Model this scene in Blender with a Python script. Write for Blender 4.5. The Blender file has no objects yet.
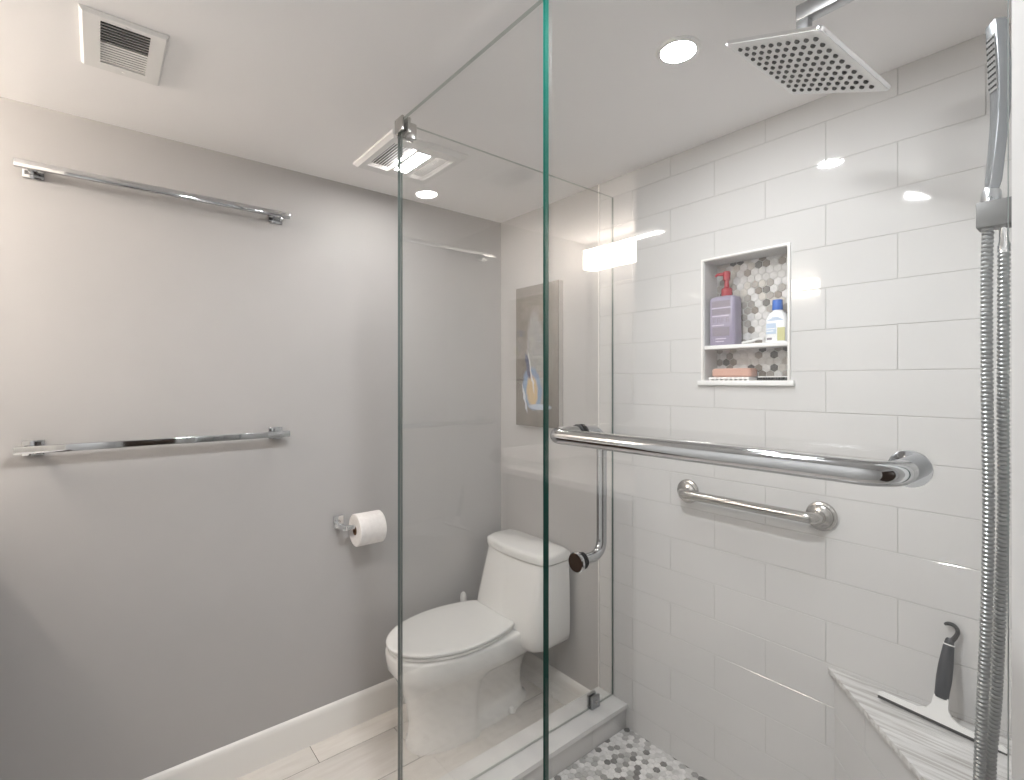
import bpy, bmesh, math, random
from mathutils import Vector, Matrix
random.seed(7)
S = bpy.context.scene
COL = S.collection
PI = math.pi

# ------------------------------------------------------------------ camera, world, exposure
YAW = math.atan(615 / 505)
cam_d = bpy.data.cameras.new('camera'); cam = bpy.data.objects.new('camera', cam_d); COL.objects.link(cam)
cam.location = (0, 0, 1.556); cam.rotation_euler = (PI / 2, 0, YAW)
cam_d.sensor_width = 36; cam_d.lens = 36 * 505 / 1024; cam_d.shift_y = -9 / 1024
cam_d.clip_start = 0.02
S.camera = cam
W = bpy.data.worlds.new('world'); S.world = W; W.use_nodes = True
W.node_tree.nodes['Background'].inputs[0].default_value = (.8, .85, 1, 1)
W.node_tree.nodes['Background'].inputs[1].default_value = .3
S.view_settings.view_transform = 'Standard'; S.view_settings.look = 'None'
S.view_settings.gamma = 1; S.view_settings.use_curve_mapping = False
S.view_settings.exposure = 0.56
S.cycles.max_bounces = 14; S.cycles.diffuse_bounces = 6; S.cycles.glossy_bounces = 6
S.cycles.transparent_max_bounces = 24; S.cycles.transmission_bounces = 8
S.cycles.caustics_reflective = False; S.cycles.caustics_refractive = False
S.cycles.sample_clamp_indirect = 6
S.cycles.use_denoising = True
L_SHOWER, L_FAN, L_VANITY, L_FILL = 165, 92, 33, 320

# ------------------------------------------------------------------ key dimensions
XL, YF, YB, ZC = -2.223, 1.745, -1.007, 2.44
XP, YG, XD, XR = -1.428, .724, -.773, -.0715      # return panel, glass front, panel/door seam, right shower wall
XT = -1.505                                      # where the tile starts / curb outer side
XC, YC = -1.336, -.33                            # closet corner behind the camera
ZS = .08                                         # shower floor

# ------------------------------------------------------------------ materials
def mat(name, col, rough=.5, metal=0, spec=.5, coat=0, **kw):
    m = bpy.data.materials.new(name); m.use_nodes = True
    b = m.node_tree.nodes['Principled BSDF']
    b.inputs['Base Color'].default_value = (*col, 1); b.inputs['Roughness'].default_value = rough
    b.inputs['Metallic'].default_value = metal; b.inputs['Specular IOR Level'].default_value = spec
    b.inputs['Coat Weight'].default_value = coat
    for k, v in kw.items(): b.inputs[k].default_value = v
    return m
def nodes(m): return m.node_tree.nodes, m.node_tree.links, m.node_tree.nodes['Principled BSDF']
def noise_tint(m, c1, c2, scale=(1, 1, 1), nscale=6, detail=4, lo=.35, hi=.65, bump=0, bscale=200):
    n, l, b = nodes(m)
    tc = n.new('ShaderNodeTexCoord'); mp = n.new('ShaderNodeMapping'); mp.inputs['Scale'].default_value = scale
    nz = n.new('ShaderNodeTexNoise'); nz.inputs['Scale'].default_value = nscale; nz.inputs['Detail'].default_value = detail
    cr = n.new('ShaderNodeValToRGB'); cr.color_ramp.elements[0].position = lo; cr.color_ramp.elements[1].position = hi
    cr.color_ramp.elements[0].color = (*c1, 1); cr.color_ramp.elements[1].color = (*c2, 1)
    l.new(tc.outputs['Object'], mp.inputs[0]); l.new(mp.outputs[0], nz.inputs[0]); l.new(nz.outputs[0], cr.inputs[0])
    l.new(cr.outputs[0], b.inputs['Base Color'])
    if bump:
        n2 = n.new('ShaderNodeTexNoise'); n2.inputs['Scale'].default_value = bscale
        bp = n.new('ShaderNodeBump'); bp.inputs['Strength'].default_value = bump; bp.inputs['Distance'].default_value = .002
        l.new(tc.outputs['Object'], n2.inputs[0]); l.new(n2.outputs[0], bp.inputs['Height']); l.new(bp.outputs[0], b.inputs['Normal'])
    return m
def emis(name, col, st):
    m = mat(name, (.8, .8, .8), .4)
    b = m.node_tree.nodes['Principled BSDF']
    b.inputs['Emission Color'].default_value = (*col, 1); b.inputs['Emission Strength'].default_value = st
    return m

M_gray = noise_tint(mat('gray wall paint', (.5, .48, .46), .55, spec=.25), (.445, .434, .428), (.46, .448, .442), nscale=3, bump=.05, bscale=260)
M_ceil = noise_tint(mat('white ceiling paint', (.8, .78, .76), .7, spec=.2), (.895, .875, .868), (.91, .892, .885), nscale=2, bump=.06, bscale=160)
M_white = mat('white trim paint', (.80, .785, .76), .35)
M_jamb = mat('white wall paint', (.78, .775, .765), .5, spec=.3)
M_tile = noise_tint(mat('glazed white tile', (.7, .69, .68), .045, spec=.5), (.595, .587, .58), (.61, .602, .595), nscale=5)
M_grout = mat('pale grout', (.50, .49, .478), .85, spec=.1)
M_plank = noise_tint(mat('cream plank tile', (.6, .55, .5), .28), (.68, .64, .595), (.77, .735, .695), (9, 1.2, 1), 5, 6, .3, .7)
M_chrome = mat('chrome', (.86, .87, .88), .05, 1)
M_satin = mat('brushed nickel', (.52, .505, .485), .2, 1)
M_hard = mat('polished door chrome', (.54, .55, .56), .06, 1)
M_hose = mat('hose steel', (.33, .34, .34), .34, .9)
M_dchrome = mat('satin chrome', (.42, .43, .44), .28, 1)
M_black = mat('black rubber', (.015, .015, .016), .5)
M_dark = mat('dark slot', (.02, .02, .02), .8)
M_porc = mat('white porcelain', (.86, .85, .835), .06, spec=.55)
M_seat = mat('white seat plastic', (.86, .855, .84), .18)
M_vent = mat('white vent plastic', (.80, .79, .775), .35)
M_paper = noise_tint(mat('toilet paper', (.85, .82, .8), .95, spec=.05), (.82, .79, .775), (.87, .845, .83), (1, 1, 1), 60, bump=.15, bscale=500)
M_card = mat('brown card', (.19, .10, .055), .9)
M_quartz = noise_tint(mat('white quartz', (.8, .79, .78), .2), (.70, .69, .69), (.80, .795, .785), (1, 3, 3), 3, 8, .3, .55)
M_marble = mat('streaked grey marble', (.6, .59, .57), .18)
def marble(m):
    n, l, b = nodes(m)
    tc = n.new('ShaderNodeTexCoord'); mp = n.new('ShaderNodeMapping'); mp.inputs['Scale'].default_value = (1.1, 20, 20)
    mp.inputs['Rotation'].default_value = (0, 0, .06)
    nz = n.new('ShaderNodeTexNoise'); nz.inputs['Scale'].default_value = 4.2; nz.inputs['Detail'].default_value = 7; nz.inputs['Distortion'].default_value = .5
    cr = n.new('ShaderNodeValToRGB'); e = cr.color_ramp.elements
    e[0].position = .26; e[0].color = (.38, .355, .33, 1); e[1].position = .66; e[1].color = (.70, .69, .68, 1)
    x = e.new(.42); x.color = (.50, .485, .47, 1); x = e.new(.5); x.color = (.62, .61, .60, 1)
    l.new(tc.outputs['Object'], mp.inputs[0]); l.new(mp.outputs[0], nz.inputs[0]); l.new(nz.outputs[0], cr.inputs[0]); l.new(cr.outputs[0], b.inputs['Base Color'])
marble(M_marble)
HEXC = [((.72, .71, .70), 10), ((.60, .585, .565), 3.5), ((.34, .325, .305), 3), ((.21, .18, .155), 2.2), ((.10, .095, .09), 1.6)]
def hexset(tag_, cols): return [noise_tint(mat('hex stone %s %s' % (tag_, nm), c, .35), tuple(v * .88 for v in c), tuple(min(1, v * 1.1) for v in c), nscale=45) for nm, c in zip(('white', 'pale', 'mid', 'dark', 'charcoal'), cols)]
M_hex = hexset('floor', [(.70, .69, .685), (.56, .555, .55), (.40, .395, .39), (.26, .255, .25), (.15, .148, .145)])
M_hexn = hexset('niche', [(.60, .59, .58), (.48, .45, .41), (.30, .275, .25), (.19, .16, .135), (.085, .08, .075)])
M_hexgrout = mat('hex grout', (.56, .55, .53), .9, spec=.1)

def glass_mat():
    m = bpy.data.materials.new('clear shower glass'); m.use_nodes = True
    n, l = m.node_tree.nodes, m.node_tree.links; n.clear()
    out = n.new('ShaderNodeOutputMaterial'); mx = n.new('ShaderNodeMixShader')
    tr = n.new('ShaderNodeBsdfTransparent'); tr.inputs[0].default_value = (.987, .989, .987, 1)
    gl = n.new('ShaderNodeBsdfGlossy'); gl.inputs['Roughness'].default_value = 0.0; gl.inputs['Color'].default_value = (1, 1, 1, 1)
    fr = n.new('ShaderNodeFresnel'); ge = n.new('ShaderNodeNewGeometry')
    ma = n.new('ShaderNodeMapRange'); ma.inputs['From Min'].default_value = 0; ma.inputs['From Max'].default_value = 1
    ma.inputs['To Min'].default_value = 1.5; ma.inputs['To Max'].default_value = 1 / 1.5
    l.new(ge.outputs['Backfacing'], ma.inputs['Value']); l.new(ma.outputs[0], fr.inputs['IOR'])
    l.new(fr.outputs[0], mx.inputs[0]); l.new(tr.outputs[0], mx.inputs[1]); l.new(gl.outputs[0], mx.inputs[2]); l.new(mx.outputs[0], out.inputs[0])
    return m
M_glass = glass_mat()
M_edge = mat('green glass edge', (.0006, .055, .041), .3, spec=.35)
M_edge2 = mat('grey green glass edge', (.10, .135, .125), .2, spec=.5)
M_top = bpy.data.materials.new('polished glass edge'); M_top.use_nodes = True
_n = M_top.node_tree.nodes; _n.clear(); _o = _n.new('ShaderNodeOutputMaterial'); _t = _n.new('ShaderNodeBsdfTransparent'); _t.inputs[0].default_value = (.60, .64, .62, 1)
M_top.node_tree.links.new(_t.outputs[0], _o.inputs[0])
M_mirror = mat('mirror', (.9, .91, .9), .0, 1)
M_purple = mat('lilac plastic', (.30, .265, .36), .3)
M_plabel = mat('grey label print', (.23, .20, .24), .5)
M_plight = mat('pale label print', (.66, .60, .70), .5)
M_red = mat('red plastic', (.33, .016, .03), .25)
M_blue = mat('blue plastic', (.012, .12, .52), .25)
M_lotion = mat('white bottle plastic', (.80, .81, .82), .25)
M_lblue = mat('pale blue label', (.42, .52, .66), .4)
M_lgreen = mat('olive label', (.50, .49, .24), .4)
M_soap = mat('pink soap', (.56, .33, .26), .45)
M_grip = mat('charcoal grip', (.032, .034, .04), .35)
M_cab = mat('dark walnut cabinet', (.075, .042, .026), .4)
M_wplastic = mat('white plastic', (.78, .775, .76), .3)

# ------------------------------------------------------------------ mesh helpers
class MB:
    def __init__(s): s.bm = bmesh.new(); s.mi = 0
    def _faces(s, before):
        for f in s.bm.faces:
            if f not in before: f.material_index = s.mi
    def box(s, x0, x1, y0, y1, z0, z1, bev=0, seg=2, M=None):
        bm = s.bm
        vs = [bm.verts.new((x, y, z)) for x in (x0, x1) for y in (y0, y1) for z in (z0, z1)]
        q = [(0, 1, 3, 2), (4, 6, 7, 5), (0, 4, 5, 1), (2, 3, 7, 6), (0, 2, 6, 4), (1, 5, 7, 3)]
        fs = [bm.faces.new([vs[i] for i in a]) for a in q]
        for f in fs: f.material_index = s.mi
        if bev:
            es = list({e for f in fs for e in f.edges})
            r = bmesh.ops.bevel(bm, geom=es, offset=bev, segments=seg, profile=.5, affect='EDGES')
            for f in r['faces']: f.material_index = s.mi
            if M: bmesh.ops.transform(bm, matrix=M, verts=list({v for f in r['faces'] for v in f.verts} | {v for v in vs if v.is_valid}))
        elif M: bmesh.ops.transform(bm, matrix=M, verts=vs)
        return s
    def rings(s, rings, cap0=True, cap1=True, closed=True):
        bm = s.bm; R = [[bm.verts.new(p) for p in r] for r in rings]
        n = len(R[0])
        for a, b in zip(R, R[1:]):
            for i in range(n if closed else n - 1):
                j = (i + 1) % n
                bm.faces.new((a[i], a[j], b[j], b[i])).material_index = s.mi
        if cap0: bm.faces.new(R[0][::-1]).material_index = s.mi
        if cap1: bm.faces.new(R[-1]).material_index = s.mi
        return s
    def tube(s, pts, r, n=16, sq=None, caps=True):
        pts = [Vector(p) for p in pts]; rr = r if isinstance(r, (list, tuple)) else [r] * len(pts)
        T = []
        for i in range(len(pts)):
            a = pts[max(0, i - 1)]; b = pts[min(len(pts) - 1, i + 1)]
            T.append((b - a).normalized())
        up = Vector((0, 0, 1)) if abs(T[0].z) < .95 else Vector((0, 1, 0))
        u = T[0].cross(up).normalized(); out = []
        for i, p in enumerate(pts):
            u = (u - T[i] * u.dot(T[i])).normalized(); v = T[i].cross(u)
            if sq: c = [(sq[0], sq[1]), (-sq[0], sq[1]), (-sq[0], -sq[1]), (sq[0], -sq[1])]; out.append([p + u * a + v * b for a, b in c])
            else: out.append([p + (u * math.cos(2 * PI * k / n) + v * math.sin(2 * PI * k / n)) * rr[i] for k in range(n)])
        return s.rings(out, caps, caps)
    def lathe(s, prof, n=32, M=Matrix(), axis='Z'):
        # prof: (r, h); axis through M's origin
        out = []
        for r, h in prof:
            ring = []
            for k in range(n):
                a = 2 * PI * k / n; c, d = r * math.cos(a), r * math.sin(a)
                p = {'Z': (c, d, h), 'Y': (d, h, c), 'X': (h, c, d)}[axis]
                ring.append(M @ Vector(p))
            out.append(ring)
        return s.rings(out)
    def prism(s, poly, z0, z1, bev=0):
        bm = s.bm; b = [bm.verts.new((x, y, z0)) for x, y in poly]; t = [bm.verts.new((x, y, z1)) for x, y in poly]
        n = len(poly); fs = [bm.faces.new(b[::-1]), bm.faces.new(t)]
        for i in range(n): fs.append(bm.faces.new((b[i], b[(i + 1) % n], t[(i + 1) % n], t[i])))
        for f in fs: f.material_index = s.mi
        if bev:
            r = bmesh.ops.bevel(bm, geom=list({e for f in fs for e in f.edges}), offset=bev, segments=2, profile=.5, affect='EDGES')
            for f in r['faces']: f.material_index = s.mi
        return s
    def build(s, name, m, parent=None, ang=35, smooth=True, loc=None):
        me = bpy.data.meshes.new(name)
        bmesh.ops.recalc_face_normals(s.bm, faces=s.bm.faces[:])
        s.bm.to_mesh(me); s.bm.free()
        for x in (m if isinstance(m, (list, tuple)) else [m]): me.materials.append(x)
        if smooth:
            for p in me.polygons: p.use_smooth = True
            me.set_sharp_from_angle(angle=math.radians(ang))
        o = bpy.data.objects.new(name, me); COL.objects.link(o)
        if parent:
            o.parent = parent
            # world-space vertices: move them into the parent's space
            bpy.context.view_layer.update() if False else None
            me.transform(Matrix.Translation(-Vector(parent_loc(parent))))
        elif loc is not None:
            o.location = loc; me.transform(Matrix.Translation(-Vector(loc)))
        return o
def parent_loc(p):
    v = Vector((0, 0, 0))
    while p: v += Vector(p.location); p = p.parent
    return v
def thing(name, label, cat, loc, group=None):
    o = bpy.data.objects.new(name, None); COL.objects.link(o); o.location = loc; o.empty_display_size = .05
    o['label'] = label; o['category'] = cat
    if group: o['group'] = group
    return o
def tag(o, label, cat, group=None):
    o['label'] = label; o['category'] = cat
    if group: o['group'] = group
    return o
def struct(o, label=None, cat=None):
    o['kind'] = 'structure'
    if label: o['label'] = label
    if cat: o['category'] = cat
    return o
def arc(c, r, a0, a1, n, ax, ay):
    c = Vector(c); ax = Vector(ax); ay = Vector(ay)
    return [c + ax * r * math.cos(a0 + (a1 - a0) * i / n) + ay * r * math.sin(a0 + (a1 - a0) * i / n) for i in range(n + 1)]

def clip(rects, hole):
    # cut a rectangular hole; a fifth entry names the sides that are cuts inside one tile
    out = []; hx0, hx1, hy0, hy1 = hole
    for q in rects:
        a, b, c, d = q[:4]; fl = q[4] if len(q) > 4 else ''
        if b <= hx0 or a >= hx1 or d <= hy0 or c >= hy1: out.append((a, b, c, d, fl)); continue
        a2, b2 = max(a, hx0), min(b, hx1)
        if a < hx0: out.append((a, hx0, c, d, fl + 'R'))
        if b > hx1: out.append((hx1, b, c, d, fl + 'L'))
        f2 = fl + ('L' if a < hx0 else '') + ('R' if b > hx1 else '')
        if c < hy0: out.append((a2, b2, c, hy0, f2))
        if d > hy1: out.append((a2, b2, hy1, d, f2))
    return out
ROW, TL = .1289, .365
def tile_rects(u0, u1, v0, v1, joint_even=-.592, joint_odd=-.41, row=ROW, length=TL, vref=2.36):
    rs = []
    k0 = int(math.floor((vref - v1) / row)) ; k1 = int(math.ceil((vref - v0) / row))
    for k in range(k0, k1):
        t, b = vref - k * row, vref - (k + 1) * row
        t, b = min(t, v1), max(b, v0)
        if t - b < .004: continue
        j = joint_even if k % 2 == 0 else joint_odd
        n0 = math.floor((u0 - j) / length)
        x = j + n0 * length
        while x < u1:
            a, c = max(x, u0), min(x + length, u1)
            if c - a > .004: rs.append((a, c, b, t))
            x += length
    return rs
def add_tiles(mb, rects, O, U, V, N, gap=.0010, bev=.0011, depth=.0015):
    O, U, V, N = map(Vector, (O, U, V, N)); bm = mb.bm
    for q in rects:
        a, b, c, d = q[:4]; fl = q[4] if len(q) > 4 else ''
        P = lambda u, v, h: bm.verts.new(O + U * u + V * v + N * h)
        gL, gR = (0 if 'L' in fl else gap), (0 if 'R' in fl else gap); bL, bR = (0 if 'L' in fl else bev), (0 if 'R' in fl else bev)
        a1, b1, c1, d1 = a + gL, b - gR, c + gap, d - gap
        if b1 - a1 < .003 or d1 - c1 < .003: continue
        base = [P(a1, c1, 0), P(b1, c1, 0), P(b1, d1, 0), P(a1, d1, 0)]
        mid = [P(a1, c1, depth - bev * .6), P(b1, c1, depth - bev * .6), P(b1, d1, depth - bev * .6), P(a1, d1, depth - bev * .6)]
        tp = [P(a1 + bL, c1 + bev, depth), P(b1 - bR, c1 + bev, depth), P(b1 - bR, d1 - bev, depth), P(a1 + bL, d1 - bev, depth)]
        for i in range(4):
            j = (i + 1) % 4
            bm.faces.new((base[i], base[j], mid[j], mid[i])).material_index = mb.mi
            bm.faces.new((mid[i], mid[j], tp[j], tp[i])).material_index = mb.mi
        bm.faces.new(tp).material_index = mb.mi
def hexes(mb, u0, u1, v0, v1, O, U, V, N, size=.0262, gap=.0016, depth=.0018, inside=None, rnd=None, first=1):
    O, U, V, N = map(Vector, (O, U, V, N)); bm = mb.bm
    rnd = rnd or random.Random(3); tot = sum(w for c, w in HEXC)
    R = (size - gap) / math.sqrt(3); dv = size * math.sqrt(3) / 2
    j = 0; v = v0
    while v < v1 + dv:
        u = u0 + (size / 2 if j % 2 else 0)
        while u < u1 + size:
            t = rnd.random() * tot; k = 0
            while t > HEXC[k][1]: t -= HEXC[k][1]; k += 1
            pts = [(min(max(u + R * math.sin(PI / 3 * i), u0), u1), min(max(v + R * math.cos(PI / 3 * i), v0), v1)) for i in range(6)]
            ar = abs(sum(pts[i][0] * pts[(i + 1) % 6][1] - pts[(i + 1) % 6][0] * pts[i][1] for i in range(6))) / 2
            if ar > 4e-5 and (inside is None or all(inside(*p) for p in pts)):
                c = (sum(p[0] for p in pts) / 6, sum(p[1] for p in pts) / 6)
                q = []
                for p in pts:
                    if all((p[0] - a[0]) ** 2 + (p[1] - a[1]) ** 2 > 1e-8 for a in q): q.append(p)
                lo = [bm.verts.new(O + U * p[0] + V * p[1]) for p in q]
                hi = [bm.verts.new(O + U * (c[0] + (p[0] - c[0]) * .94) + V * (c[1] + (p[1] - c[1]) * .94) + N * depth) for p in q]
                n = len(q)
                if n >= 3:
                    for i in range(n): bm.faces.new((lo[i], lo[(i + 1) % n], hi[(i + 1) % n], hi[i])).material_index = first + k
                    bm.faces.new(hi).material_index = first + k
            u += size
        v += dv; j += 1

# ================================================================== SETTING
T = .1
# floor: planks running along Y
mb = MB(); mb.box(XL - T, .9 + T, YB - T, YF + T, -.1, -.0012)
mb.mi = 1
def plank_col(x0, x1, joints):
    ys = [YB] + joints + [YF]
    add_tiles(mb, [(x0, x1, a, b) for a, b in zip(ys, ys[1:]) if b > a], (0, 0, -.0022), (1, 0, 0), (0, 1, 0), (0, 0, 1), gap=.0014, bev=.0006, depth=.0022)
x = XL; wdt = [.133] + [.236] * 13; off = [-.2, .13, -.5, -.1, .3]
for i, w in enumerate(wdt):
    x1 = min(x + w, .9)
    s = [.70, 1.03, .36][i % 3]
    plank_col(x, x1, [y for y in (s - 1.22, s) if YB < y < YF])
    x = x1
    if x >= .9: break
struct(mb.build('floor', [mat('brown floor grout', (.16, .14, .125), .9), M_plank]))
struct(MB().box(XL - T, .9 + T, YB - T, YF + T, ZC, ZC + .1).build('ceiling', M_ceil))
struct(MB().box(XL - T, XL, YB, YF, 0, ZC).build('wall_left', M_gray))
struct(MB().box(XL - T, XT, YF, YF + T, 0, ZC).build('wall_far', M_gray))
NX0, NX1, NZ0, NZ1 = -1.0, -.70, 1.556, 2.0
mb = MB()                                        # tiled back wall of the shower, with the niche hole
for (a, b, c, d, _) in clip([(XT, XR, 0, ZC)], (NX0, NX1, NZ0, NZ1)): mb.box(a, b, YF, YF + .12, c, d)
mb.mi = 1
add_tiles(mb, clip(tile_rects(XT, XR, ZS, ZC), (NX0, NX1, NZ0, NZ1)), (0, YF, 0), (1, 0, 0), (0, 0, 1), (0, -1, 0))
struct(mb.build('wall_shower_back', [M_grout, M_tile], smooth=False))
mb = MB(); mb.box(XR, .9, .69, YF + .12, 0, ZC)
mb.mi = 1
add_tiles(mb, tile_rects(.80, YF - .003, ZS, ZC, 1.50, 1.3175), (XR, 0, 0), (0, 1, 0), (0, 0, 1), (-1, 0, 0))
struct(mb.build('wall_shower_right', [M_jamb, M_tile], smooth=False))
struct(MB().box(XL - T, XC, YB - T, YB, 0, ZC).build('wall_back', M_gray))
struct(MB().box(XC, .9 + T, YB - T, YC, 0, ZC).build('wall_closet', M_jamb))
struct(MB().box(.9, .9 + T, YC, .69, 0, ZC).build('wall_right', M_jamb))
d = MB(); d.box(.868, .899, -.22, .56, 0, 2.08, .003)
struct(d.build('door_added_1', mat('added dark walnut door', (.05, .03, .02), .35)))  # unseen door, added to give the chrome bars dark reflections
def baseboard(name, x0, x1, y0, y1, nx, ny):
    # profile: flat board with eased top
    prof = [(0, 0), (.014, 0), (.014, .112), (.0125, .122), (.009, .130), (.0045, .137), (0, .139)]
    mb = MB(); ends = []
    for (ex, ey) in ((x0, y0), (x1, y1)): ends.append([(ex + nx * p, ey + ny * p, z) for p, z in prof])
    mb.rings(ends)
    return struct(mb.build(name, M_white, ang=50))
baseboard('baseboard_left', XL, XL, YC + .02, YF, 1, 0)
baseboard('baseboard_far', XL, XT, YF, YF, 0, -1)
# shower floor with hexagon mosaic, curb
mb = MB(); mb.box(XT + .01, XR, YG - .07, YF, 0, ZS)
hexes(mb, -1.355, XR, .80, YF, (0, 0, ZS), (1, 0, 0), (0, 1, 0), (0, 0, 1), rnd=random.Random(11), inside=lambda u, v: u + v < 1.17)
struct(mb.build('floor_shower', [M_hexgrout] + M_hex, smooth=False))
mb = MB()
mb.box(XT, -1.356, YG - .075, YF - .002, 0, .166); mb.box(-1.36, XR, YG - .075, YG + .072, 0, .166)
mb.mi = 1
add_tiles(mb, [(y, min(y + .365, YF - .004), ZS + .002, .165) for y in (.80, 1.165, 1.53)], (-1.356, 0, 0), (0, 1, 0), (0, 0, 1), (1, 0, 0))
add_tiles(mb, [(x, min(x + .365, XR), ZS + .002, .165) for x in (-1.35, -.985, -.62, -.255)], (0, YG + .072, 0), (1, 0, 0), (0, 0, 1), (0, 1, 0))
mb.mi = 2
poly = [(XT - .004, YF - .003), (XT - .004, YG - .082), (XR, YG - .082), (XR, YG + .08), (-1.346, YG + .08), (-1.346, YF - .003)]
mb.prism(poly, .166, .184, .002)
struct(mb.build('trim_1', [M_grout, M_tile, M_quartz]), 'white shower curb under the glass panels', 'curb')
# metal edge where the tile starts
struct(MB().box(XT - .004, XT, YF - .006, YF, .14, ZC).build('trim_2', M_white), 'thin edge trim where the tile starts', 'trim')

# ================================================================== NICHE
ni = thing('shower_niche', 'recessed white-framed shower niche with hexagon mosaic back and one shelf', 'niche', (-.85, YF, NZ0))
D = .09
mb = MB(); mb.box(NX0, NX1, YF + D, YF + D + .02, NZ0, NZ1)
hexes(mb, NX0, NX1, NZ0, NZ1, (0, YF + D, 0), (1, 0, 0), (0, 0, 1), (0, -1, 0), size=.0268, rnd=random.Random(5))
mb.build('mosaic_back', [M_hexgrout] + M_hexn, ni, smooth=False)
mb = MB(); e = .004
mb.box(NX0, NX0 + e, YF - .001, YF + D, NZ0, NZ1); mb.box(NX1 - e, NX1, YF - .001, YF + D, NZ0, NZ1); mb.box(NX0 + e, NX1 - e, YF - .001, YF + D, NZ1 - e, NZ1)
mb.build('side_lining', M_tile, ni)
mb = MB(); f = .006
for a in ((NX0 - f, NX0 + .002, NZ0, NZ1 + f), (NX1 - .002, NX1 + f, NZ0, NZ1 + f), (NX0, NX1, NZ1 - .002, NZ1 + f)): mb.box(a[0], a[1], YF - .010, YF + .02, a[2], a[3], .0015)
mb.build('frame', M_white, ni)
MB().box(NX0 - .018, NX1 + .02, YF - .016, YF + D, NZ0 - .016, NZ0 + .002, .003).build('sill', M_quartz, ni)
MB().box(NX0 + e, NX1 - e, YF - .004, YF + D, 1.672, 1.686, .002).build('shelf', M_quartz, ni)
ZN, ZSH = NZ0 + .002, 1.686

# bottles, soap
def rrect(cx, cy, hw, hd, r, z, n=6):
    pts = []
    for (sx, sy, a0) in ((1, 1, 0), (-1, 1, PI / 2), (-1, -1, PI), (1, -1, 3 * PI / 2)):
        for i in range(n + 1):
            a = a0 + PI / 2 * i / n; pts.append((cx + sx * (hw - r) + r * math.cos(a), cy + sy * (hd - r) + r * math.sin(a), z))
    return pts
bx, by = -.938, YF + .042
t = thing('pump_bottle', 'lilac pump bottle with red pump top, on the niche shelf at left', 'bottle', (bx, by, ZSH))
pr = [(0, .045, .030, .012), (.006, .049, .033, .014), (.168, .048, .033, .014), (.176, .046, .030, .016), (.180, .036, .024, .018), (.182, .017, .017, .0165)]
MB().rings([rrect(bx, by, a, b, r, ZSH + h) for h, a, b, r in pr]).build('bottle_body', M_purple, t)
lb = MB(); yy = by - .0333
for (x0, x1, z0, z1, k) in ((-.034, .036, .140, .162, 0), (-.034, .036, .112, .132, 0), (-.032, .032, .034, .066, 0)):
    lb.mi = k; lb.box(bx + x0, bx + x1, yy - .0008, yy + .001, ZSH + z0, ZSH + z1)
lb.mi = 1
for z, w0, w1 in ((.136, -.036, .036), (.107, -.034, .03), (.073, -.034, .012), (.024, -.02, .02), (.014, -.02, .012)): lb.box(bx + w0, bx + w1, yy - .0009, yy + .001, ZSH + z - .0015, ZSH + z + .0015)
lb.mi = 0
for i in range(4):   # four block capitals too blurred to read: upright strokes
    x0 = bx - .03 + i * .0165
    lb.box(x0, x0 + .0025, yy - .0009, yy + .001, ZSH + .082, ZSH + .100); lb.box(x0 + .0025, x0 + .010, yy - .0009, yy + .001, ZSH + .097, ZSH + .100)
    lb.box(x0 + .0025, x0 + .009, yy - .0009, yy + .001, ZSH + .089, ZSH + .0915)
    if i % 2: lb.box(x0 + .009, x0 + .0115, yy - .0009, yy + .001, ZSH + .082, ZSH + .0915)
lb.build('label', [M_plabel, M_plight], t)
pm = MB(); Mx = Matrix.Translation((bx + .005, by, ZSH))
pm.lathe([(.017, .178), (.019, .180), (.019, .206), (.016, .210), (.009, .213), (.008, .238), (.012, .240), (.013, .268), (.010, .272)], 24, Mx)
pm.tube([(bx + .005, by, ZSH + .262), (bx - .026, by - .008, ZSH + .264), (bx - .034, by - .010, ZSH + .257)], [.007, .0055, .004], 12)
pm.build('pump_head', M_red, t)
bx, by = -.755, YF + .045
t = thing('lotion_bottle', 'white lotion bottle with blue cap, on the niche shelf at right', 'bottle', (bx, by, ZSH))
pr = [(0, .034, .019, .012), (.005, .036, .021, .013), (.078, .035, .021, .013), (.098, .027, .018, .013), (.108, .016, .014, .0138), (.113, .015, .015, .0148)]
MB().rings([rrect(bx, by, a, b, r, ZSH + h) for h, a, b, r in pr]).build('bottle_body', M_lotion, t)
MB().lathe([(.0155, .111), (.0165, .113), (.0155, .143), (.0145, .146)], 28, Matrix.Translation((bx, by, ZSH))).build('cap', M_blue, t)
lb = MB(); yy = by - .0212
lb.box(bx - .028, bx + .004, yy - .0008, yy + .002, ZSH + .030, ZSH + .066)
for z, a, b in ((.076, -.024, .026), (.080, -.018, .020), (.084, -.010, .012)): lb.box(bx + a, bx + b, yy - .0006, yy + .004, ZSH + z - .0016, ZSH + z + .0016)
lb.mi = 1; lb.box(bx + .008, bx + .032, yy - .0008, yy + .002, ZSH + .006, ZSH + .050)
lb.mi = 2; lb.box(bx - .026, bx - .010, yy - .0008, yy + .002, ZSH + .010, ZSH + .017)
lb.mi = 3; lb.box(bx - .027, bx + .002, yy - .001, yy + .001, ZSH + .046, ZSH + .049); lb.box(bx - .027, bx - .004, yy - .001, yy + .001, ZSH + .038, ZSH + .041)
lb.build('label', [M_lblue, M_lgreen, M_plabel, M_lotion], t)
t = thing('razor', 'white razor lying on the niche shelf between the two bottles', 'razor', (-.845, YF + .03, ZSH))
MB().tube([(-.862, YF + .012, ZSH + .005), (-.842, YF + .035, ZSH + .010), (-.822, YF + .058, ZSH + .020)], [.004, .005, .0035], 10).build('handle', M_wplastic, t)
MB().box(-.835, -.806, YF + .055, YF + .066, ZSH + .014, ZSH + .022, .002).build('head', M_wplastic, t)
t = thing('soap_dish', 'white ridged soap dish holding the pink soap, bottom of the niche', 'soap dish', (-.91, YF + .04, ZN))
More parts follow.
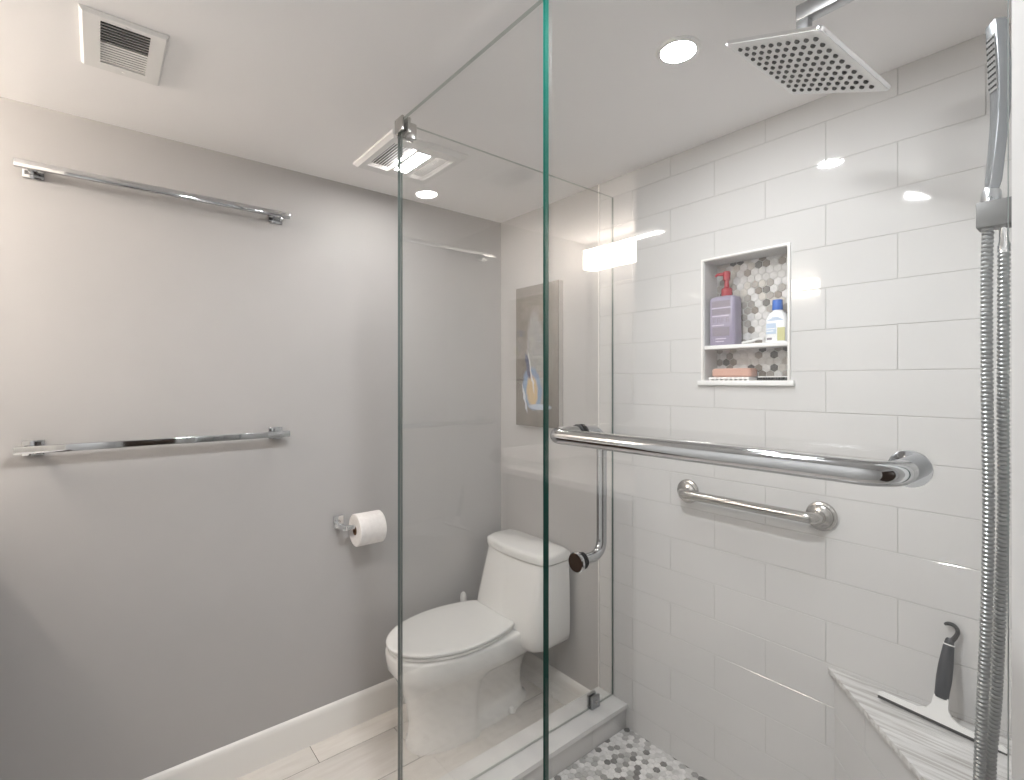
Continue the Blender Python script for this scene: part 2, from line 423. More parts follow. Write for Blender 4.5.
mb = MB(); mb.box(-.985, -.835, YF + .006, YF + .075, ZN + .005, ZN + .011, .002)
for i in range(9): mb.box(-.982 + i * .0175, -.976 + i * .0175, YF + .008, YF + .073, ZN, ZN + .0125)
mb.build('tray', M_wplastic, t)
tag(MB().rings([rrect(-.905, YF + .042, a, b, .012, ZN + .0125 + h) for h, a, b in ((0, .068, .026), (.005, .073, .030), (.026, .073, .030), (.031, .067, .026))]).build('soap_bar', M_soap, loc=(-.905, YF + .042, ZN + .0125)), 'pink bar of soap on the white dish in the niche', 'soap')
t = thing('comb', 'white-topped slotted comb lying flat at the right of the niche bottom', 'comb', (-.76, YF + .04, ZN))
MB().box(-.815, -.712, YF + .03, YF + .05, ZN + .010, ZN + .0145, .0015).build('spine', M_wplastic, t)
mb = MB()
for i in range(12): mb.box(-.813 + i * .0085, -.8085 + i * .0085, YF + .02, YF + .06, ZN, ZN + .0105)
mb.build('teeth', M_black, t)

# ================================================================== GLASS ENCLOSURE
def pane(x0, x1, y0, y1, z0, z1, flat, name, parent, edge=None):
    mb = MB(); mb.box(x0, x1, y0, y1, z0, z1, 0)
    for f in mb.bm.faces:
        f.normal_update()
        f.material_index = 0 if abs(f.normal[flat]) > .5 else 3 if abs(f.normal.z) > .5 else (2 if f.normal.x < -.5 and flat == 1 and x0 < -1 else 1)
    return mb.build(name, [M_glass, edge or M_edge, M_edge2, M_top], parent, smooth=False)
G = .010; ZT = 2.358
rp = thing('return_panel', 'clear glass return panel standing beside the toilet', 'glass panel', (XP, 1.24, .184))
pane(XP - G / 2, XP + G / 2, YG + G / 2 + .001, YF - .0035, .187, ZT, 0, 'glass', rp, M_edge2)
mb = MB(); mb.box(XP - .016, XP - G / 2, 1.592, 1.640, .186, .236, .002); mb.box(XP + G / 2, XP + .016, 1.592, 1.640, .186, .236, .002); mb.box(XP - .016, XP + .016, 1.592, 1.640, .1845, .1868)
cl = mb.build('floor_clamp', M_dchrome, rp); cl['label'] = 'grey metal clamp'
MB().lathe([(.008, 0), (.008, .003), (.006, .004)], 20, Matrix.Translation((XP + .016, 1.616, .211)), 'X').build('screw', M_satin, cl)
fp = thing('front_panel', 'fixed clear glass panel left of the door, nearest glass to the grey wall', 'glass panel', (-1.1, YG, .184))
pane(XP - G / 2, XD, YG - G / 2, YG + G / 2, .187, ZT, 1, 'glass', fp, M_edge)
mb = MB()                                       # 90 degree corner clip
mb.box(XP - .012, XP + .038, YG - G / 2 - .008, YG - G / 2, ZT - .040, ZT + .004, .002)
mb.box(XP - G / 2 - .010, XP - G / 2, YG - G / 2, YG + .050, ZT - .046, ZT + .004, .002)
mb.box(XP + G / 2, XP + .042, YG + G / 2, YG + G / 2 + .010, ZT - .046, ZT + .002, .002)
mb.box(XP + G / 2, XP + G / 2 + .010, YG + G / 2 + .01, YG + .050, ZT - .046, ZT + .002, .002)
mb.build('corner_clip', M_satin, fp)
dr = thing('shower_door', 'hinged clear glass shower door with chrome towel bar and pull handle', 'shower door', (XR - .01, YG, .19))
pane(XD + .006, XR - .006, YG - G / 2, YG + G / 2, .196, ZT, 1, 'glass', dr)
for z in (.45, 2.12):
    mb = MB(); mb.box(XR - .060, XR - .001, YG - .016, YG - G / 2, z - .045, z + .045, .002); mb.box(XR - .060, XR - .001, YG + G / 2, YG + .016, z - .045, z + .045, .002)
    mb.build('hinge', M_chrome, dr)
BX0, BX1, BZ, OFF = -.674, -.157, 1.456, .078
yb = YG - OFF; R = .0140; rb = .03
path = [(BX0, YG - G / 2 - .002, BZ), (BX0, yb + rb, BZ)] + [tuple(p) for p in arc((BX0 + rb, yb + rb, BZ), rb, PI, 1.5 * PI, 8, (1, 0, 0), (0, 1, 0))][1:] + \
       [tuple(p) for p in arc((BX1 - rb, yb + rb, BZ), rb, 1.5 * PI, 2 * PI, 8, (1, 0, 0), (0, 1, 0))] + [(BX1, YG - G / 2 - .002, BZ)]
tb = MB().tube(path, R, 24).build('towel_bar', M_hard, dr, ang=60)
MB().lathe([(.021, 0), (.021, .004), (.019, .006)], 32, Matrix.Translation((BX1, YG - G / 2 - .0065, BZ)), 'Y').build('flange', M_hard, tb)
MB().lathe([(.0165, 0), (.0165, .003)], 32, Matrix.Translation((BX0, YG - G / 2 - .003, BZ)), 'Y').build('washer', M_black, tb)
yh = YG + .064; rh = .028; RH = .0105; z0, z1 = 1.206, BZ
path = [(BX0, YG + G / 2 + .002, z1), (BX0, yh - rh, z1)] + [tuple(p) for p in arc((BX0, yh - rh, z1 - rh), rh, PI / 2, 0, 8, (0, 1, 0), (0, 0, 1))][1:] + \
       [tuple(p) for p in arc((BX0, yh - rh, z0 + rh), rh, 0, -PI / 2, 8, (0, 1, 0), (0, 0, 1))] + [(BX0, YG + G / 2 + .002, z0)]
ph = MB().tube(path, RH, 20).build('pull_handle', M_hard, dr, ang=60)
for z in (z0, z1): MB().lathe([(.0165, 0), (.0165, .003)], 28, Matrix.Translation((BX0, YG + G / 2, z)), 'Y').build('washer', M_black, ph)
MB().lathe([(.012, 0), (.0195, .001), (.0195, .006), (.018, .008)], 32, Matrix.Translation((BX0, YG - G / 2, z0)) @ Matrix.Rotation(PI, 4, 'Z'), 'Y').build('end_cap', M_hard, ph)

# ================================================================== GRAB BAR
gz, gx0, gx1, gy = 1.136, -1.062, -.603, YF - .0022
t = thing('grab_bar', 'short brushed nickel grab bar screwed to the white tile below the long towel bar', 'grab bar', ((gx0 + gx1) / 2, gy, gz))
yb = gy - .058; rb = .028
path = [(gx0, gy - .008, gz), (gx0, yb + rb, gz)] + [tuple(p) for p in arc((gx0 + rb, yb + rb, gz), rb, PI, 1.5 * PI, 8, (1, 0, 0), (0, 1, 0))][1:] + \
       [tuple(p) for p in arc((gx1 - rb, yb + rb, gz), rb, 1.5 * PI, 2 * PI, 8, (1, 0, 0), (0, 1, 0))] + [(gx1, gy - .008, gz)]
MB().tube(path, .0172, 22).build('bar', M_satin, t, ang=60)
for x in (gx0, gx1):
    MB().lathe([(.045, 0), (.045, .005), (.043, .008), (.037, .010), (.035, .018), (.030, .021), (.0205, .024), (.0195, .034)], 40, Matrix.Translation((x, gy, gz)) @ Matrix.Rotation(PI, 4, 'Z'), 'Y').build('flange', M_satin, t)

# ================================================================== SHOWER HEAD
c = Vector((-.436, 1.163, 2.225))
nrm = Vector((-.471, -.077, -.879)).normalized()
ux = Vector((.189, .964, -.186)); ux = (ux - nrm * ux.dot(nrm)).normalized(); uy = nrm.cross(ux)
MS = Matrix((( ux.x, uy.x, nrm.x, c.x), (ux.y, uy.y, nrm.y, c.y), (ux.z, uy.z, nrm.z, c.z), (0, 0, 0, 1)))
t = thing('rain_shower', 'large square rain shower head on a square arm near the ceiling', 'shower head', (c.x, c.y, c.z + .06))
def rr2(h, r, z, M): return [M @ Vector(p) for p in rrect(0, 0, h, h, r, z, 5)]
hd = MB().rings([rr2(.120, .008, -.010, MS), rr2(.1245, .010, -.007, MS), rr2(.1245, .010, -.0015, MS), rr2(.1235, .009, 0, MS)]).build('head_plate', M_chrome, t)
fc = MB().rings([rr2(.1225, .009, -.001, MS), rr2(.1225, .009, .0004, MS)]).build('spray_face', mat('white spray face', (.80, .80, .80), .22, .0, spec=.6), t)
mb = MB(); nn = 10
for i in range(nn):
    for j in range(nn):
        a, b = -.098 + .196 * i / (nn - 1), -.098 + .196 * j / (nn - 1)
        mb.lathe([(.0049, 0), (.0044, .0035), (.0028, .0045)], 8, MS @ Matrix.Translation((a, b, .0004)))
mb.build('nozzles', M_dark, fc)
MB().lathe([(.012, -.055), (.014, -.05), (.014, -.028), (.019, -.024), (.023, -.016), (.026, -.010)], 28, MS).build('ball_joint', M_chrome, t)
zt = 2.354; s = .0165
mb = MB(); mb.box(c.x - .012, XR + .0, c.y - .014, c.y + .014, zt - 2 * s, zt, .0015); mb.box(c.x - .0119, c.x + .012, c.y - .0115, c.y + .0115, c.z + .035, zt - .004, .0015)
mb.build('arm', M_dchrome, t)
MB().box(XR - .012, XR - .002, c.y - .03, c.y + .03, zt - s - .03, zt - s + .03, .002).build('wall_plate', M_chrome, t)

# ================================================================== HAND SHOWER
hy = 1.05
t = thing('hand_shower', 'slim chrome hand shower with ribbed metal hose in a bracket by the right edge', 'hand shower', (XR - .002, hy, 1.81))
mb = MB(); mb.box(-.1465, -.098, hy - .016, hy + .020, 1.788, 1.827, .002); mb.box(-.098, XR - .002, hy - .010, hy + .012, 1.795, 1.820)
br = mb.build('bracket', mat('dull grey metal', (.13, .13, .128), .5, .25), t)
MB().box(XR - .010, XR - .002, hy - .028, hy + .028, 1.77, 1.85, .002).build('wall_plate', M_dchrome, br)
MB().lathe([(.0075, 1.748), (.0075, 1.76), (.006, 1.765), (.006, 1.79)], 16, Matrix.Translation((-.117, hy, 0))).build('hose_nut', M_chrome, br)
# wand: bowed square bar
cent = [(-.131, 1.828), (-.130, 1.845), (-.1290, 1.857), (-.1250, 1.90), (-.1212, 1.945), (-.1195, 1.985), (-.1205, 2.025), (-.1235, 2.068), (-.1255, 2.098)]
hw = [.010, .0075, .0072, .0072, .0075, .0080, .0085, .0082, .0075]; hd_ = [.010, .0075, .0085, .0090, .0098, .0112, .0125, .0125, .0118]
rg = []
for (x, z), a, b in zip(cent, hw, hd_): rg.append([(x + px, hy + py, z) for px, py, _ in rrect(0, 0, a, b, .0015 if z > 1.855 else .0072, 0, 3)])
wd = MB().rings(rg).build('handset', mat('wand chrome', (.27, .285, .30), .25, .7), t, ang=30)
mb = MB()
fz = [(-.1281, 1.995), (-.1296, 2.030), (-.1318, 2.078)]
mb.rings([[(x - .0012, hy - .0092, z), (x + .003, hy - .0092, z), (x + .003, hy + .0092, z), (x - .0012, hy + .0092, z)] for x, z in fz])
mb.mi = 1
for i in range(9):
    for j in range(4):
        z = 2.001 + i * .009; x = (-.1281 - (z - 1.995) * .043 if z < 2.030 else -.1296 - (z - 2.030) * .046) - .0012
        mb.lathe([(.0018, .0006), (.0015, -.0012), (.001, -.0016)], 6, Matrix.Translation((x, hy - .0069 + j * .0046, z)), 'X')
sf = mb.build('spray_face', [mat('grey spray face', (.22, .22, .215), .4), M_black], wd)
TR_ = Matrix.Translation((-.127 - (XR - .002), 0, 0)); TR_ = TR_ @ Matrix.Rotation(math.radians(36), 4, 'Z') @ TR_.inverted()
for o_ in (wd, sf): o_.data.transform(TR_)          # the spray side is turned a little towards the door
MB().lathe([(.012, 1.826), (.0125, 1.829), (.0115, 1.842), (.008, 1.850)], 20, Matrix.Translation((-.131, hy, 0))).build('collar', M_dchrome, wd)
def spline(P, n=12):
    out = []
    for i in range(len(P) - 1):
        p0, p1, p2, p3 = (Vector(P[max(0, i - 1)]), Vector(P[i]), Vector(P[i + 1]), Vector(P[min(len(P) - 1, i + 2)]))
        for k in range(n):
            u = k / n; out.append(.5 * ((2 * p1) + (p2 - p0) * u + (2 * p0 - 5 * p1 + 4 * p2 - p3) * u * u + (3 * p1 - p0 - 3 * p2 + p3) * u ** 3))
    out.append(Vector(P[-1])); return out
P = [(-.1345, hy, 1.789), (-.1355, hy - .004, 1.70), (-.1345, hy - .008, 1.53), (-.1325, hy - .012, 1.36), (-.1345, hy - .014, 1.20), (-.139, hy - .012, 1.07), (-.1435, hy - .006, .95),
     (-.145, hy + .000, .82), (-.137, hy + .012, .76), (-.128, hy + .016, .82), (-.1335, hy + .012, .95), (-.127, hy + .012, 1.07), (-.1225, hy + .010, 1.20), (-.1185, hy + .008, 1.36), (-.1185, hy + .006, 1.53), (-.1175, hy + .002, 1.70), (-.117, hy, 1.752)]
sp = spline(P, 40)
# resample and rib
L = [0]
for a, b in zip(sp, sp[1:]): L.append(L[-1] + (b - a).length)
step = .0013; n = int(L[-1] / step); pts = []; rad = []; j = 0
for i in range(n + 1):
    d = L[-1] * i / n
    while j < len(L) - 2 and L[j + 1] < d: j += 1
    pts.append(sp[j].lerp(sp[j + 1], (d - L[j]) / max(1e-9, L[j + 1] - L[j]))); rad.append((.0066, .0076, .0076, .0070, .0058)[i % 5])
MB().tube(pts, rad, 14).build('hose', M_hose, t, ang=25)

# ================================================================== CORNER BENCH
bt = .675
t = thing('corner_bench', 'triangular tiled corner bench with streaked grey stone top', 'bench', (-.3, 1.6, ZS))
A = Vector((-.586, YF - .003)); dv = Vector((.298, -.324)).normalized(); k = (XR - .003 - A.x) / dv.x; B = A + dv * k; Cc = Vector((XR - .003, YF - .003))
MB().prism([tuple(A), tuple(B), tuple(Cc)], bt - .020, bt, .0015).build('seat_slab', M_marble, t)
nf = Vector((dv.y, -dv.x)) * (1 if Vector((dv.y, -dv.x)).dot(Cc - A) < 0 else -1)
inn = -nf * .012
mb = MB(); a2 = A + inn + dv * .016; b2 = B + inn - dv * .0
mb.prism([tuple(a2), (XR - .003, a2.y + dv.y * ((XR - .003 - a2.x) / dv.x)), tuple(Cc)], ZS, bt - .021)
mb.mi = 1
LL = (Vector((XR - .003, a2.y + dv.y * ((XR - .003 - a2.x) / dv.x))) - a2).length
add_tiles(mb, tile_rects(.002, LL - .002, ZS + .002, bt - .022, .17, .36, vref=.675 - .0), (a2.x, a2.y, 0), (dv.x, dv.y, 0), (0, 0, 1), (nf.x, nf.y, 0))
mb.build('base', [M_grout, M_tile], t, smooth=False)

# ================================================================== SQUEEGEE
t = thing('squeegee', 'white squeegee with charcoal hooked grip, on the bench leaning on the tile', 'squeegee', (-.305, 1.66, bt))
p0 = Vector((-.307, 1.655, bt + .004)); p1 = Vector((-.290, 1.738, .938)); ax = (p1 - p0).normalized(); rt = Vector((1, 0, 0)); rt = (rt - ax * rt.dot(ax)).normalized(); nn_ = rt.cross(ax)
MQ = Matrix(((rt.x, ax.x, nn_.x, p0.x), (rt.y, ax.y, nn_.y, p0.y), (rt.z, ax.z, nn_.z, p0.z), (0, 0, 0, 1)))
hL = (p1 - p0).length
prof = [(-.128, .008), (-.128, .016), (-.120, .020), (-.045, .022), (-.026, .030), (-.017, .045), (-.0145, .07), (.0145, .07), (.017, .045), (.026, .030), (.045, .022), (.120, .020), (.128, .016), (.128, .008)]
mb = MB(); mb.rings([[MQ @ Vector((x, y, z)) for x, y in prof] for z in (-.005, .005)])
mb.build('blade_holder', M_wplastic, t, ang=30)
MB().box(-.128, .128, 0, .010, -.0016, .0016, M=MQ).build('rubber_blade', M_black, t)
g = [(.066, .0145, .008), (.080, .0150, .010), (.115, .0165, .012), (.150, .0155, .012), (.185, .0125, .011), (.198, .0115, .010)]
def oval(y, a, b, n=20): return [MQ @ Vector((a * math.cos(2 * PI * i / n), y, b * math.sin(2 * PI * i / n))) for i in range(n)]
MB().rings([oval(y, a, b) for y, a, b in g]).build('grip', M_grip, t)
MB().rings([oval(y, a, b) for y, a, b in ((.198, .0122, .0105), (.201, .0122, .0105))]).build('ring', M_wplastic, t)
MB().rings([oval(y, a, b) for y, a, b in ((.201, .0105, .009), (.212, .009, .0075), (.216, .006, .006))]).build('neck', M_grip, t)
hp = [MQ @ Vector((.004, .210, 0)), MQ @ Vector((.010, .222, 0))] + [MQ @ Vector((-.002 + .0155 * math.cos(a), .236 + .0155 * math.sin(a), 0)) for a in [(-.3 + i * .28) for i in range(11)]]
MB().tube(hp, [.006, .0055] + [.0048] * 9 + [.0042, .003], 12).build('hook', M_black, t, ang=60)

# ================================================================== TOILET
tx, ty = -1.925, YF - .006
t = thing('toilet', 'white one-piece toilet with closed lid, behind the glass panels', 'toilet', (tx, ty, 0))
def egg(z, d0, dm, d1, w, e=2.3, n=72, dclip=None, xs=0, pinch=0):
    out = []
    for i in range(n):
        a = 2 * PI * i / n; ca, sa = math.cos(a), math.sin(a)
        x = w * math.copysign(abs(sa) ** (2 / e), sa); d = dm + ((d1 - dm) if ca > 0 else (dm - d0)) * math.copysign(abs(ca) ** (2 / (2.05 if ca > 0 else e)), ca)
        if dclip is not None: d = max(d, dclip)
        if pinch: u = min(1, max(0, (.455 - d) / .03)); x *= 1 - pinch * u * u * (3 - 2 * u)
        out.append((tx + x + xs, ty - d, z))
    return out
R = [(.000, .09, .42, .725, .128, 2.6, .20), (.022, .09, .42, .725, .128, 2.6, .20), (.034, .11, .42, .715, .122, 2.6, .30), (.10, .12, .42, .712, .120, 2.6, .36), (.17, .115, .42, .722, .126, 2.6, .34), (.225, .09, .42, .738, .140, 2.6, .28),
     (.265, .05, .42, .754, .158, 2.6, .20), (.295, .025, .42, .768, .176, 2.7, .06), (.318, .015, .43, .780, .190, 2.8, 0), (.345, .012, .44, .798, .198, 2.8, 0), (.38, .012, .45, .805, .201, 2.6, 0), (.408, .012, .45, .808, .201, 2.6, 0), (.417, .015, .45, .806, .198, 2.6, 0), (.421, .02, .45, .797, .190, 2.6, 0)]
MB().rings([egg(*r[:6], pinch=r[6]) for r in R]).build('bowl', M_porc, t, ang=70)
def trect(z, db, df, w, bow=.03, r=.035, n=10):
    # tank outline: flat back, bowed front, rounded corners
    pts = []
    for i in range(25):
        u = -1 + 2 * i / 24; x = u * w
        edge = max(0, abs(u) * w - (w - r)) / r
        pts.append((tx + .038 + x, ty - (df - bow * u * u - r * (1 - math.sqrt(max(0, 1 - edge * edge)))), z))
    for i in range(11):
        u = 1 - 2 * i / 10; edge = max(0, abs(u) * w - (w - .015)) / .015
        pts.append((tx + .038 + u * w * .98, ty - (db + .015 * (1 - math.sqrt(max(0, 1 - edge * edge)))), z))
    return pts
TR = [(.318, .03, .19, .180), (.327, .016, .235, .208), (.342, .010, .262, .222), (.372, .008, .278, .229), (.41, .008, .280, .231), (.47, .008, .270, .231), (.58, .008, .240, .229), (.712, .008, .206, .224)]
MB().rings([trect(*r) for r in TR]).build('tank', M_porc, t, ang=60)
TL_ = [(.716, .010, .203, .220), (.719, .004, .213, .228), (.746, .004, .214, .229), (.756, .006, .210, .226), (.763, .014, .198, .216)]
MB().rings([trect(*r) for r in TL_]).build('tank_lid', M_porc, t, ang=60)
sd = lambda z, g, h: [egg(z, .15, .47, .798 - g, .206 - g, 2.4, dclip=.262 + h)]
MB().rings([egg(z, .16, .50, .808 - g, .203 - g, 2.0, dclip=.272) for z, g in ((.4265, .016), (.4280, .004), (.437, .003), (.4395, .008))]).build('seat', M_seat, t, ang=60)
MB().rings([egg(z, .155, .50, .812 - g, .206 - g, 2.0, dclip=.265 + g) for z, g in ((.4445, .018), (.4455, .002), (.453, .000), (.457, .003), (.459, .012), (.460, .03))]).build('seat_lid', M_seat, t, ang=60)
for s_ in (-1, 1):
    MB().box(tx + s_ * .075 - .022, tx + s_ * .075 + .022, ty - .300, ty - .262, .424, .446, .006).build('hinge', M_seat, t)
    MB().lathe([(.016, .02), (.016, .032), (.012, .040), (.004, .043)], 20, Matrix.Translation((tx + s_ * .112, ty - .25, 0))).build('bolt_cap', M_seat, t)
# white item standing behind the toilet
qx, qy = -2.168, 1.456
t = thing('toilet_brush', 'white rounded handle tip showing behind the toilet lid by the grey wall', 'toilet brush', (qx, qy, 0))
MB().lathe([(.036, 0), (.037, .004), (.034, .20), (.033, .21), (.012, .215)], 32, Matrix.Translation((qx, qy, 0))).build('holder', M_wplastic, t)
MB().lathe([(.008, .21), (.008, .33), (.011, .37), (.016, .42), (.0165, .445), (.013, .462), (.006, .470)], 20, Matrix.Translation((qx, qy, 0))).build('handle', M_wplastic, t)

# ================================================================== TOILET PAPER
rx, rz, ry0, ry1, rr = XL + .088, .905, .866, .985, .070
t = thing('toilet_paper_holder', 'chrome single-arm toilet paper holder fixed to the grey wall', 'paper holder', (XL, .825, .93))
MB().box(XL, XL + .010, .803, .848, .905, .960, .0015).build('wall_plate', M_chrome, t)
mb = MB(); mb.box(XL + .01, XL + .094, .812, .832, .912, .933, .0012); mb.box(rx - .008, rx + .009, .832, ry1 + .02, .914, .931, .0012)
mb.build('arm', M_chrome, t)
t = thing('toilet_paper_roll', 'white toilet paper roll hanging on the chrome arm', 'toilet paper', (rx, .926, rz))
MR = Matrix.Translation((rx, 0, rz))
ro = MB(); n = 48
out = []
for r, y in ((.021, ry0 + .001), (rr - .003, ry0), (rr, ry0 + .003), (rr, ry1 - .003), (rr - .003, ry1), (.021, ry1 - .001), (.021, ry0 + .001)):
    out.append([MR @ Vector((r * math.sin(2 * PI * k / n), y, r * math.cos(2 * PI * k / n))) for k in range(n)])
ro.rings(out, False, False); ro.build('paper', M_paper, t)
out = []
for r, y in ((.0205, ry0), (.0205, ry1), (.019, ry1), (.019, ry0), (.0205, ry0)):
    out.append([MR @ Vector((r * math.sin(2 * PI * k / n), y, r * math.cos(2 * PI * k / n))) for k in range(n)])
MB().rings(out, False, False).build('core', M_card, t)

# ================================================================== TOWEL BARS
def wall_bar(z, label):
    t = thing('towel_bar', label, 'towel bar', (XL, .2, z), 'square chrome towel bars on the grey wall')
    o = .062; MB().box(XL + o - .008, XL + o + .008, -.198, .605, z - .0115, z + .0115, .0012).build('bar', M_hard, t)
    for y in (-.158, .565):
        mb = MB(); mb.box(XL, XL + .009, y - .026, y + .026, z - .024, z + .024, .0015); mb.box(XL + .009, XL + o - .008, y - .011, y + .011, z - .009, z + .009, .001)
        mb.build('post', M_hard, t)
wall_bar(2.226, 'square chrome towel bar, the upper of two on the grey wall')
wall_bar(1.342, 'square chrome towel bar, the lower of two on the grey wall')

# ================================================================== PAINTING
px0, px1, pz0, pz1, py = -2.052, -1.735, 1.325, 2.042, YF - .032
def art():
    m = mat('oil paint', (.3, .27, .24), .45); n, l, b = nodes(m)
    tc = n.new('ShaderNodeTexCoord'); sep = n.new('ShaderNodeSeparateXYZ'); l.new(tc.outputs['Generated'], sep.inputs[0])
    nz = n.new('ShaderNodeTexNoise'); nz.inputs['Scale'].default_value = 5; nz.inputs['Detail'].default_value = 6; l.new(tc.outputs['Generated'], nz.inputs[0])
    wv = n.new('ShaderNodeTexNoise'); wv.inputs['Scale'].default_value = 14; wv.inputs['Detail'].default_value = 3; l.new(tc.outputs['Generated'], wv.inputs[0])
    def math_(op, a, b_=None):
        x = n.new('ShaderNodeMath'); x.operation = op
        for i, v in enumerate((a, b_)):
            if v is None: continue
            if isinstance(v, (int, float)): x.inputs[i].default_value = v
            else: l.new(v, x.inputs[i])
        return x.outputs[0]
    X, Z = sep.outputs['X'], sep.outputs['Z']
    Xn = math_('ADD', X, math_('MULTIPLY', math_('SUBTRACT', wv.outputs[0], .5), .10))
    def ell(cx, cz, rx, rz, tilt=0, soft=.25):
        dx = math_('SUBTRACT', Xn, cx); dz = math_('SUBTRACT', Z, cz)
        dx = math_('ADD', dx, math_('MULTIPLY', dz, tilt))
        d = math_('ADD', math_('POWER', math_('DIVIDE', dx, rx), 2), math_('POWER', math_('DIVIDE', dz, rz), 2))
        mr = n.new('ShaderNodeMapRange'); mr.inputs['From Min'].default_value = 1 + soft; mr.inputs['From Max'].default_value = 1 - soft; l.new(d, mr.inputs['Value'])
        return mr.outputs[0]
    def mixc(f, a, c):
        x = n.new('ShaderNodeMix'); x.data_type = 'RGBA'; l.new(f, x.inputs['Factor'])
        if isinstance(a, tuple): x.inputs['A'].default_value = (*a, 1)
        else: l.new(a, x.inputs['A'])
        if isinstance(c, tuple): x.inputs['B'].default_value = (*c, 1)
        else: l.new(c, x.inputs['B'])
        return x.outputs['Result']
    bg = mixc(nz.outputs[0], (.085, .072, .062), (.20, .175, .15))
    c = mixc(ell(.58, .50, .30, .36, -.0, .35), bg, (.19, .175, .155))
    c = mixc(ell(.50, .46, .22, .34, .16, .2), c, mixc(wv.outputs[0], (.20, .22, .235), (.36, .335, .30)))
    c = mixc(ell(.40, .27, .22, .15, .22, .2), c, (.17, .26, .40))
    c = mixc(ell(.40, .25, .13, .11, .22, .3), c, (.50, .36, .19))
    c = mixc(ell(.30, .43, .055, .09, .5, .3), c, (.05, .06, .13))
    c = mixc(ell(.38, .38, .020, .14, .55, .4), c, (.60, .60, .60))
    c = mixc(ell(.22, .20, .022, .10, .6, .4), c, (.52, .55, .60))
    c = mixc(ell(.74, .58, .022, .11, -.2, .4), c, (.45, .36, .29))
    c = mixc(ell(.58, .14, .25, .02, .12, .4), c, (.42, .48, .58))
    l.new(c, b.inputs['Base Color'])
    return m
t = thing('canvas_painting', 'tall taupe canvas painting of a shell on the far wall above the toilet', 'painting', ((px0 + px1) / 2, YF, (pz0 + pz1) / 2))
mb = MB(); mb.box(px0, px1, py, py + .004, pz0, pz1); mb.build('painted_face', art(), t, smooth=False)
MB().box(px0, px1, py + .004, YF - .001, pz0, pz1).build('canvas_side', mat('canvas side', (.50, .47, .44), .8), t)

# ================================================================== CEILING FITTINGS
def downlight(x, y, st, colr, label, r=.044):
    t = thing('recessed_light', label, 'ceiling light', (x, y, ZC))
    out = []
    for rr_, z in ((r, ZC - .002), (r + .001, ZC - .006), (r + .010, ZC - .006), (r + .014, ZC - .002), (r + .014, ZC)): out.append([(x + rr_ * math.cos(2 * PI * k / 40), y + rr_ * math.sin(2 * PI * k / 40), z) for k in range(40)])
    MB().rings(out, False, False).build('trim_ring', M_vent, t)
    MB().lathe([(r, ZC - .004), (r * .98, ZC - .005)], 40, Matrix.Translation((x, y, 0))).build('lens', emis('light lens %d' % int(x * 100), colr, st), t)
downlight(-.761, 1.199, L_SHOWER, (.95, .98, 1), 'round recessed ceiling light above the shower')
downlight(-.60, .50, L_FILL, (.97, .985, 1), 'added round fill light, out of view over the camera side of the room', .07)  # added fill lamp, out of view, to brighten the whole room
# exhaust fan with light
fx0, fx1, fy0, fy1 = -1.985, -1.635, .800, 1.122
t = thing('exhaust_fan', 'white ceiling exhaust fan with a lit strip between two grilles', 'exhaust fan', ((fx0 + fx1) / 2, (fy0 + fy1) / 2, ZC))
zb = ZC - .020
mb = MB()
gx0, gx1 = fx0 + .055, fx1 - .055
holes = [(gx0, gx1, fy0 + .035, fy0 + .125), (gx0 + .03, gx1 - .012, fy0 + .138, fy0 + .192), (gx0, gx1, fy0 + .215, fy1 - .035)]
rs = [(fx0 + .012, fx1 - .012, fy0 + .012, fy1 - .012)]
for h in holes: rs = clip(rs, h)
for a, b, c_, d, _ in rs: mb.box(a, b, c_, d, zb, zb + .0015)
# sloping rim
o4 = [(fx0, fy0, ZC), (fx1, fy0, ZC), (fx1, fy1, ZC), (fx0, fy1, ZC)]; i4 = [(fx0 + .012, fy0 + .012, zb), (fx1 - .012, fy0 + .012, zb), (fx1 - .012, fy1 - .012, zb), (fx0 + .012, fy1 - .012, zb)]
mb.rings([o4, [(fx0, fy0, ZC - .008), (fx1, fy0, ZC - .008), (fx1, fy1, ZC - .008), (fx0, fy1, ZC - .008)], i4], False, False)
mb.build('cover', M_vent, t, smooth=False)
for h in (holes[0], holes[2]):
    mb = MB(); n = 8
    for i in range(n):
        y = h[2] + (i + .5) * (h[3] - h[2]) / n
        mb.box(h[0], h[1], y - .0019, y + .0019, zb, zb + .0008)
    g_ = mb.build('grille', M_vent, t, smooth=False)
    MB().box(h[0], h[1], h[2], h[3], ZC - .003, ZC - .001).build('shadow_gap', M_dark, g_)
h = holes[1]
MB().box(h[0], h[1], h[2], h[3], zb + .0012, zb + .005, .0005).build('lens', emis('fan light lens', (1, .97, .94), L_FAN), t)
# square air vent
vx0, vx1, vy0, vy1 = -1.830, -1.556, -.034, .143
t = thing('air_vent', 'white louvred air vent on the ceiling above the upper towel bar', 'air vent', ((vx0 + vx1) / 2, (vy0 + vy1) / 2, ZC))
g = (-1.785, -1.578, .006, .106); zb = ZC - .010
mb = MB()
for a, b, c_, d, _ in clip([(vx0 + .006, vx1 - .006, vy0 + .006, vy1 - .006)], g): mb.box(a, b, c_, d, zb, zb + .003)
o4 = [(vx0, vy0), (vx1, vy0), (vx1, vy1), (vx0, vy1)]; i4 = [(vx0 + .006, vy0 + .006), (vx1 - .006, vy0 + .006), (vx1 - .006, vy1 - .006), (vx0 + .006, vy1 - .006)]
mb.rings([[(*p, ZC) for p in o4], [(*p, ZC - .003) for p in o4], [(*p, zb) for p in i4]], False, False)
mb.build('frame', M_vent, t, smooth=False)
mb = MB(); n = 16
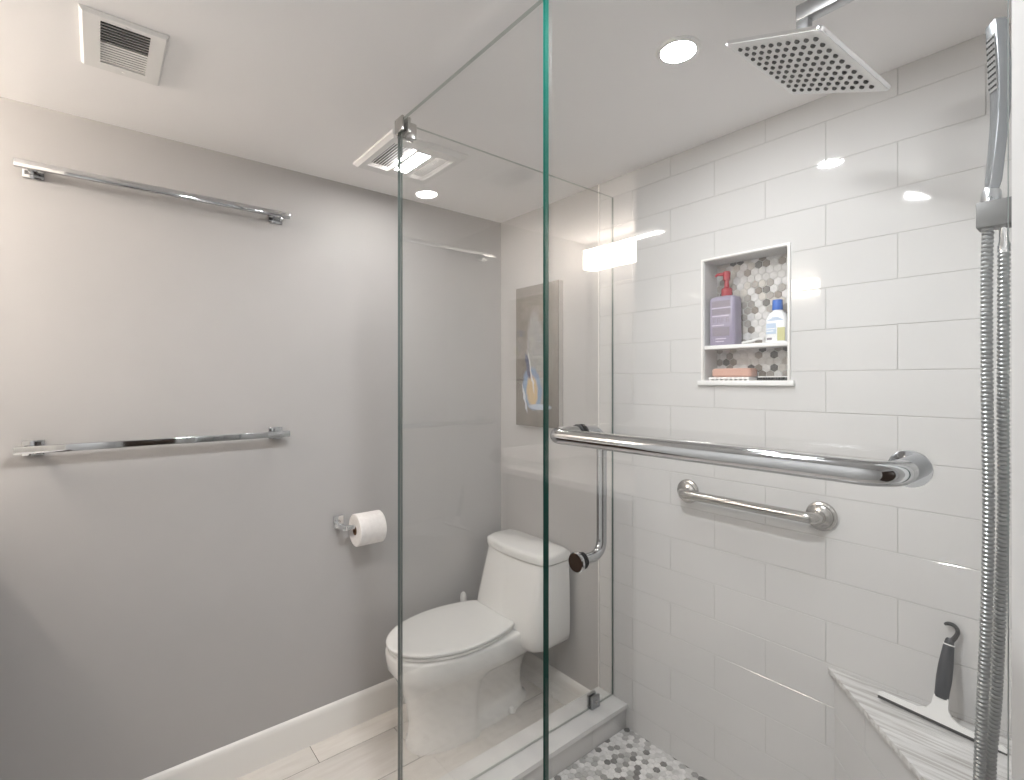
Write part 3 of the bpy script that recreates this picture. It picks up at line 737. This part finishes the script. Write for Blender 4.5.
for i in range(n):
    x = g[0] + (i + .5) * (g[1] - g[0]) / n
    tilt = math.radians(44 if x > (g[0] + g[1]) / 2 else 0)
    w_ = .0040 if x > (g[0] + g[1]) / 2 else .0043
    mb.box(-w_, w_, g[2], g[3], -.0005, .0005, M=Matrix.Translation((x, 0, zb + .004)) @ Matrix.Rotation(tilt, 4, 'Y'))
lv = mb.build('louvres', M_vent, t, smooth=False)
MB().box(g[0], g[1], g[2], g[3], ZC - .0025, ZC - .0008).build('duct_shade', M_dark, lv)  # dark sheet painted in for the shade inside the duct
for x in (vx0 + .022, vx1 - .017): MB().lathe([(.004, -.0015), (.0035, 0.0005)], 12, Matrix.Translation((x, .056, zb))).build('screw', M_vent, t)

# ================================================================== VANITY (behind the camera, seen mirrored in the glass)
vz = 1.08; vy = -.300
t = thing('vanity_cabinet', 'greige vanity cabinet under a white counter, mirrored in the shower glass', 'vanity', (-1.78, YB, 0))
mb = MB(); mb.box(XL + .003, XC - .003, YB + .003, vy - .022, .09, vz - .035); mb.box(XL + .003, XC - .003, YB + .003, vy - .08, 0, .09)
mb.build('carcass', M_cab, t, smooth=False)
for i in range(2):
    x0 = XL + .02 + i * .435
    d_ = MB().box(x0, x0 + .425, vy - .022, vy - .004, .11, vz - .05, .003).build('door', M_cab, t)
    MB().tube([(x0 + (.39 if i == 0 else .035), vy + .010, .70), (x0 + (.39 if i == 0 else .035), vy + .010, .84)], .005, 10).build('handle', M_satin, d_)
t = thing('vanity_counter', 'white quartz counter with low side splash, mirrored in the shower glass', 'counter', (-1.78, YB, vz))
MB().box(XL + .001, XC - .001, YB + .001, vy, vz - .034, vz, .002).build('worktop', M_quartz, t)
MB().box(XL + .001, XL + .02, YB + .001, vy, vz, vz + .10, .002).build('side_splash', M_quartz, t)
MB().box(XL + .02, XC - .001, YB + .001, YB + .02, vz, vz + .10, .002).build('back_splash', M_quartz, t)
t = thing('wall_mirror', 'frameless mirror over the vanity counter behind the camera', 'mirror', (-1.78, YB, 1.6))
MB().box(XL + .06, XC - .05, YB + .001, YB + .008, 1.19, 2.16, .002).build('glass', M_mirror, t)
t = thing('vanity_light', 'warm box-shade vanity light over the mirror, reflected in the shower glass', 'vanity light', (-1.86, YB, 2.31))
MB().box(-2.14, -1.58, YB + .001, YB + .03, 2.285, 2.345, .003).build('back_plate', M_chrome, t)
ME = emis('warm lamp shade', (1, .90, .79), L_VANITY)
for x in (-2.158, -1.953, -1.748): MB().box(x, x + .187, YB + .03, YB + .10, 2.25, 2.372, .004).build('shade', ME, t)
